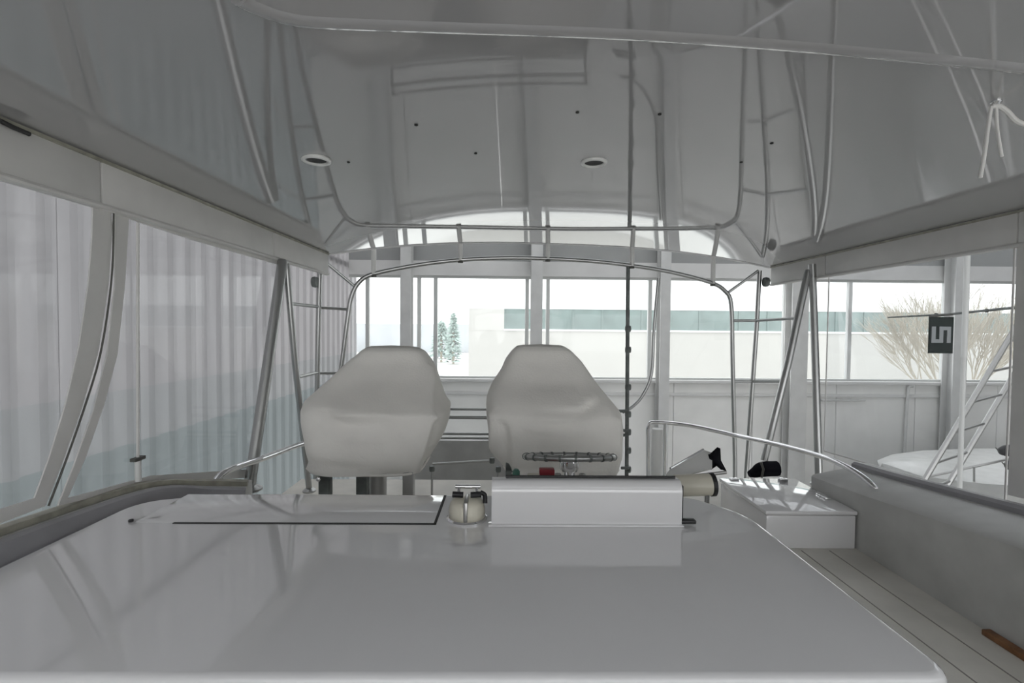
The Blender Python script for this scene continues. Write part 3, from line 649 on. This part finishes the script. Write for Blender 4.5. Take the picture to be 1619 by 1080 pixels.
# ================================================================== helm chairs
def chair(outline, yf0, lab, knob, folds):
    cx = P((outline[5][1]+outline[5][2])/2, 650, 2.85).x
    t = thing('helm_chair', (cx, 2.95, DZ), lab, 'chair', 'covered helm chairs')
    bm = bmesh.new(); rings = []; n = 72
    for (py, a, b, yfr, ybk) in outline:
        ym = yfr*.75+ybk*.25; A_ = P(a, py, ym); B_ = P(b, py, ym); mx = (A_.x+B_.x)/2; hx = (B_.x-A_.x)/2; my = (yfr+ybk)/2; hy = (ybk-yfr)/2; z = (P(a, py, yfr).z+P(b, py, yfr).z)/2
        r = []
        for k in range(n):
            th_ = 2*math.pi*k/n; c, s = math.cos(th_), math.sin(th_); e = .46
            x = mx+hx*math.copysign(abs(c)**e, c); y = my+hy*math.copysign(abs(s)**e, s)
            r.append(Vector((x, y, z)))
        rings.append(r)
    # resample vertically for smooth cloth
    fine = []
    for k in range(n):
        col = [r[k] for r in rings]; f_ = []
        for i in range(len(col)-1): f_ += [col[i].lerp(col[i+1], u/5) for u in range(5)]
        f_.append(col[-1])
        for _ in range(1): f_ = [f_[0]]+[(f_[i-1]+f_[i]*2+f_[i+1])/4 for i in range(1, len(f_)-1)]+[f_[-1]]
        fine.append(f_)
    m_ = len(fine[0]); V = []
    for j in range(m_):
        row = []
        for k in range(n):
            p = fine[k][j]; d_ = noise.noise(p*3.2+Vector((cx*5, 0, 0)))*.016 + noise.noise(Vector((p.x*9+p.z*7, p.y*5, p.z*4+cx)))*.010
            if p.y < 3.0:
                for (ax_, az_, bx_, bz_, am, wd_) in folds:
                    A2 = Vector((cx+ax_, az_)); B2 = Vector((cx+bx_, bz_)); q2 = Vector((p.x, p.z)); u_ = max(0, min(1, (q2-A2).dot(B2-A2)/(B2-A2).length_squared))
                    dd = (q2-(A2+(B2-A2)*u_)).length; d_ += am*math.exp(-(dd/wd_)**2)
            cdir = Vector((p.x-cx, p.y-2.95, 0)).normalized(); row.append(bm.verts.new(p+cdir*d_*min(1, j/6)))
        V.append(row)
    for j in range(m_-1):
        for k in range(n): bm.faces.new((V[j][k], V[j+1][k], V[j+1][(k+1) % n], V[j][(k+1) % n]))
    ctr = bm.verts.new(sum((v.co for v in V[0]), Vector())/n+Vector((0, 0, .006)))
    for k in range(n): bm.faces.new((ctr, V[0][k], V[0][(k+1) % n]))
    cv = link('canvas_cover', bm, 'cover', t, True)
    hem = [v for v in fine]
    tube('hem', 'cover', cv, [f[-1] for f in fine], .007, 6, 0, True)
    zh = min(f[-1].z for f in fine)
    # seat frame and pedestal under the cover
    box('seat_pan', 'darkpole', t, cx-.26, cx+.26, 2.72, 3.16, zh+.0, zh+.06, .01)
    lathe('pedestal', 'alu', t, [(.17, 0), (.17, .02), (.07, .05), (.06, .09), (.06, zh-DZ)], (cx, 2.95, DZ), (0, 0, 1), 24)
    for dx in (-.23, -.02, .24): box('slide_bracket', 'alu' if dx > 0 else 'darkpole', t, cx+dx-.03, cx+dx+.03, 2.70, 2.76, zh-.14, zh+.01, .004)
    tube('footrest', 'steel', t, [(cx-.20, 2.95, DZ+.25), (cx-.20, 2.62, DZ+.22), (cx+.20, 2.62, DZ+.22), (cx+.20, 2.95, DZ+.25)], .014, 10)
    if knob: lathe('chrome_knob', 'chrome', t, [(.006, 0), (.014, .008), (.012, .018), (.002, .024)], P(505, 757, 2.68), (0, -1, 0), 14)
    return t
chair([(548, 585, 652, 3.08, 3.16), (550, 578, 657, 3.03, 3.2), (556, 568, 667, 3.00, 3.22), (575, 548, 679, 2.97, 3.24), (605, 518, 688, 2.88, 3.26), (640, 480, 697, 2.72, 3.28), (656, 474, 705, 2.66, 3.28), (680, 476, 703, 2.64, 3.27), (715, 482, 692, 2.64, 3.25), (752, 494, 668, 2.66, 3.22)], 2.64,
      'canvas-covered helm chair nearer the ribbed wall, chrome knob at its hem', True, [(-.20, 1.03, -.02, .86, -.035, .022), (-.14, 1.03, .04, .86, .03, .022), (.30, 1.25, .36, 1.0, .03, .02), (.36, 1.0, .27, .64, .035, .02), (.40, .95, .32, .66, -.03, .02), (-.30, .74, .26, .66, -.03, .018), (-.30, .70, .26, .63, .025, .02), (-.3, 1.06, .2, 1.0, .02, .03)])
chair([(546, 826, 886, 3.08, 3.16), (548, 818, 893, 3.03, 3.2), (555, 810, 904, 3.00, 3.22), (573, 799, 922, 2.97, 3.24), (605, 783, 944, 2.88, 3.26), (640, 769, 970, 2.72, 3.28), (660, 767, 984, 2.66, 3.28), (690, 773, 989, 2.64, 3.27), (720, 782, 986, 2.64, 3.25), (752, 797, 978, 2.66, 3.22)], 2.64,
      'canvas-covered helm chair directly behind the steering wheel', False, [(-.12, .88, .24, 1.06, -.035, .022), (-.10, .94, .24, 1.11, .03, .022), (-.10, 1.27, .12, 1.12, .03, .022), (-.12, 1.22, .06, 1.10, -.025, .02), (-.34, 1.0, -.30, .64, .03, .02), (-.28, .95, -.24, .66, -.025, .02), (.36, .98, .33, .66, .03, .02), (-.2, .70, .22, .76, -.03, .02)])

# ================================================================== things beyond the right side
# neighbouring boat
nb = thing('neighbour_boat', (9.5, 8.7, GZ), 'white neighbouring boat deck with low rail behind the coaming', 'boat')
bm = bmesh.new(); rings = []
for k, (x, hw) in enumerate(((6.9, .05), (7.2, .5), (7.8, .9), (8.7, 1.2), (10.0, 1.35), (12.5, 1.35))):
    zz = P(1600, 756, 8.0).z-.05+.012*k
    rings.append([bm.verts.new(v) for v in ((x, 8.7-hw, zz), (x+.05, 8.7-hw*.9, zz-.6), (x+.4, 8.7-.05, GZ+.3), (x+.05, 8.7+hw*.9, zz-.6), (x, 8.7+hw, zz), (x, 8.7, zz+.10))])
for A, B in zip(rings, rings[1:]):
    for i in range(6): bm.faces.new((A[i], A[(i+1) % 6], B[(i+1) % 6], B[i]))
bm.faces.new(rings[0]); bm.faces.new(rings[-1][::-1]); link('hull', bm, 'gel_dull', nb, 'auto')
tube('bow_rail', 'alu', nb, [P(1470, 753, 8.1), P(1520, 742, 7.9), P(1580, 729, 7.7), P(1660, 711, 7.5)], .022, 10, 4)
for px, py in ((1540, 738), (1610, 722)): tube('rail_stanchion', 'alu', nb, [P(px, py, 7.8), P(px, 772, 7.9)], .014, 8)
for (px, py), lab in (((1602, 711), 'upper black fender on the neighbouring boat rail'), ((1612, 734), 'lower black fender on the neighbouring boat rail')):
    q = P(px-22, py+3, 7.35); e = P(px+40, py-4, 7.35); d = e-q
    t = thing('black_fender', q, lab, 'fender', 'black fenders'); lathe('fender_body', 'black', t, [(.02, 0), (.06, .03), (.085, .10), (.085, d.length-.1), (.05, d.length)], q, d, 16); tube('line', 'seam', t, [q, q+Vector((-.06, 0, .06))], .008, 6)
# ladder
A0, A1 = P(1461, 760, 6.4), P(1612, 508, 6.4); dA = (A1-A0)
off = P(1566, 669, 6.75)-P(1516, 684, 6.4)
lo = A0 - dA*((A0.z-GZ)/dA.z); hi = A1+dA*.45
lad = thing('aluminium_ladder', lo, 'aluminium ladder leaning beyond the side curtain', 'ladder')
for o_ in (Vector(), off):
    tube('ladder_rail', 'alu', lad, [lo+o_, hi+o_], .034, 8)
nr = int((hi-lo).length/.46)
for k in range(1, nr): 
    p = lo.lerp(hi, k/nr); tube('rung', 'alu', lad, [p, p+off], .018, 8)
# white pole
a = P(1530, 380, 5.6); b = P(1517, 775, 5.6); d = (b-a)
t = thing('white_pole', b+d*((b.z-GZ)/-d.z), 'slim white pole standing in front of the ladder', 'pole')
tube('upper_pole', 'white', t, [a-d*.1, P(1524, 565, 5.6)], .030, 10); tube('lower_pole', 'shedwall', t, [P(1524, 565, 5.6), b, b+d*((b.z-GZ)/-d.z)], .026, 10)
# outrigger and flag
t = thing('outrigger_pole', P(1640, 483, 8.0), 'thin dark tapering pole reaching in from the right with a flag', 'pole')
bm = bmesh.new(); atube(bm, [P(1404, 502, 8.0), P(1500, 497, 8.0), P(1619, 485, 8.0), P(1760, 468, 8.0)], lambda s: .012+.020*s, 8); link('pole', bm, 'darkpole', t, 'auto')
for px in (1480, 1560): lathe('line_guide', 'seam', t, [(.035, -.01), (.035, .01)], P(px, 498-(px-1480)*.085, 8.0), (1, 0, 0), 10)
fa, fb = P(1468.5, 501, 7.95), P(1507, 559, 7.95)
t = thing('green_flag', (fa.x, fa.y, fb.z), 'dark green flag with a sideways grey letter hanging from the thin pole', 'flag')
bm = bmesh.new(); nx, nz = 10, 12; g = []
for i in range(nx+1):
    row = []
    for j in range(nz+1):
        u, v = i/nx, j/nz; row.append(bm.verts.new((fa.x+(fb.x-fa.x)*u, fa.y+.012*math.sin(u*7), fb.z+(fa.z-fb.z)*v)))
    g.append(row)
for i in range(nx):
    for j in range(nz): bm.faces.new((g[i][j], g[i+1][j], g[i+1][j+1], g[i][j+1]))
bmesh.ops.solidify(bm, geom=bm.faces[:], thickness=.006); link('flag_cloth', bm, 'darkgreen', t, True)
# letter S turned a quarter clockwise: strokes in (u across, v up) of the letter field
ux0, ux1 = P(1471.5, 530, 7.95).x, P(1501.5, 530, 7.95).x; vz0, vz1 = P(1488, 542, 7.95).z, P(1488, 516.5, 7.95).z
def fld(u, v): return Vector((ux0+(ux1-ux0)*u, fa.y-.022, vz0+(vz1-vz0)*v))
bm = bmesh.new()
for (u0, u1, v0, v1) in ((.80, 1.0, 0, 1.0), (.40, .60, 0, 1.0), (0, .20, 0, 1.0), (.60, .80, .78, 1.0), (.20, .40, 0, .22)):
    p0 = fld(u0, v0); p1 = fld(u1, v1); abox(bm, p0.x, p1.x, fa.y-.024, fa.y-.014, p0.z, p1.z)
link('letter', bm, 'greyletter', t)
tube('flag_loop', 'seam', t, [P(1470, 500, 7.98), P(1506, 497, 7.98)], .02, 8)
# hanging cord under the hardtop at the upper right
c0 = ceil_at(1575, 160); Yc = c0.y
t = thing('hanging_cord', c0, 'white cord looped under the hardtop with two loose tails', 'cord')
tube('loop', 'rope', t, [P(1640, 200, Yc), P(1610, 193, Yc), P(1592, 176, Yc), P(1580, 168, Yc), P(1567, 168, Yc)], .008, 8, 5)
tube('tail', 'rope', t, [P(1567, 168, Yc), P(1562, 200, Yc), P(1557, 240, Yc), P(1550, 281, Yc)], .006, 8, 5)
tube('tail', 'rope', t, [P(1575, 169, Yc), P(1577, 205, Yc), P(1584, 248, Yc)], .005, 8, 5)
lathe('eye_strap', 'chrome', t, [(.016, 0), (.016, -.004), (.008, -.012)], c0, (0, 0, 1), 12)
tube('hanger', 'rope', t, [c0, P(1576, 169, Yc)], .005, 6)
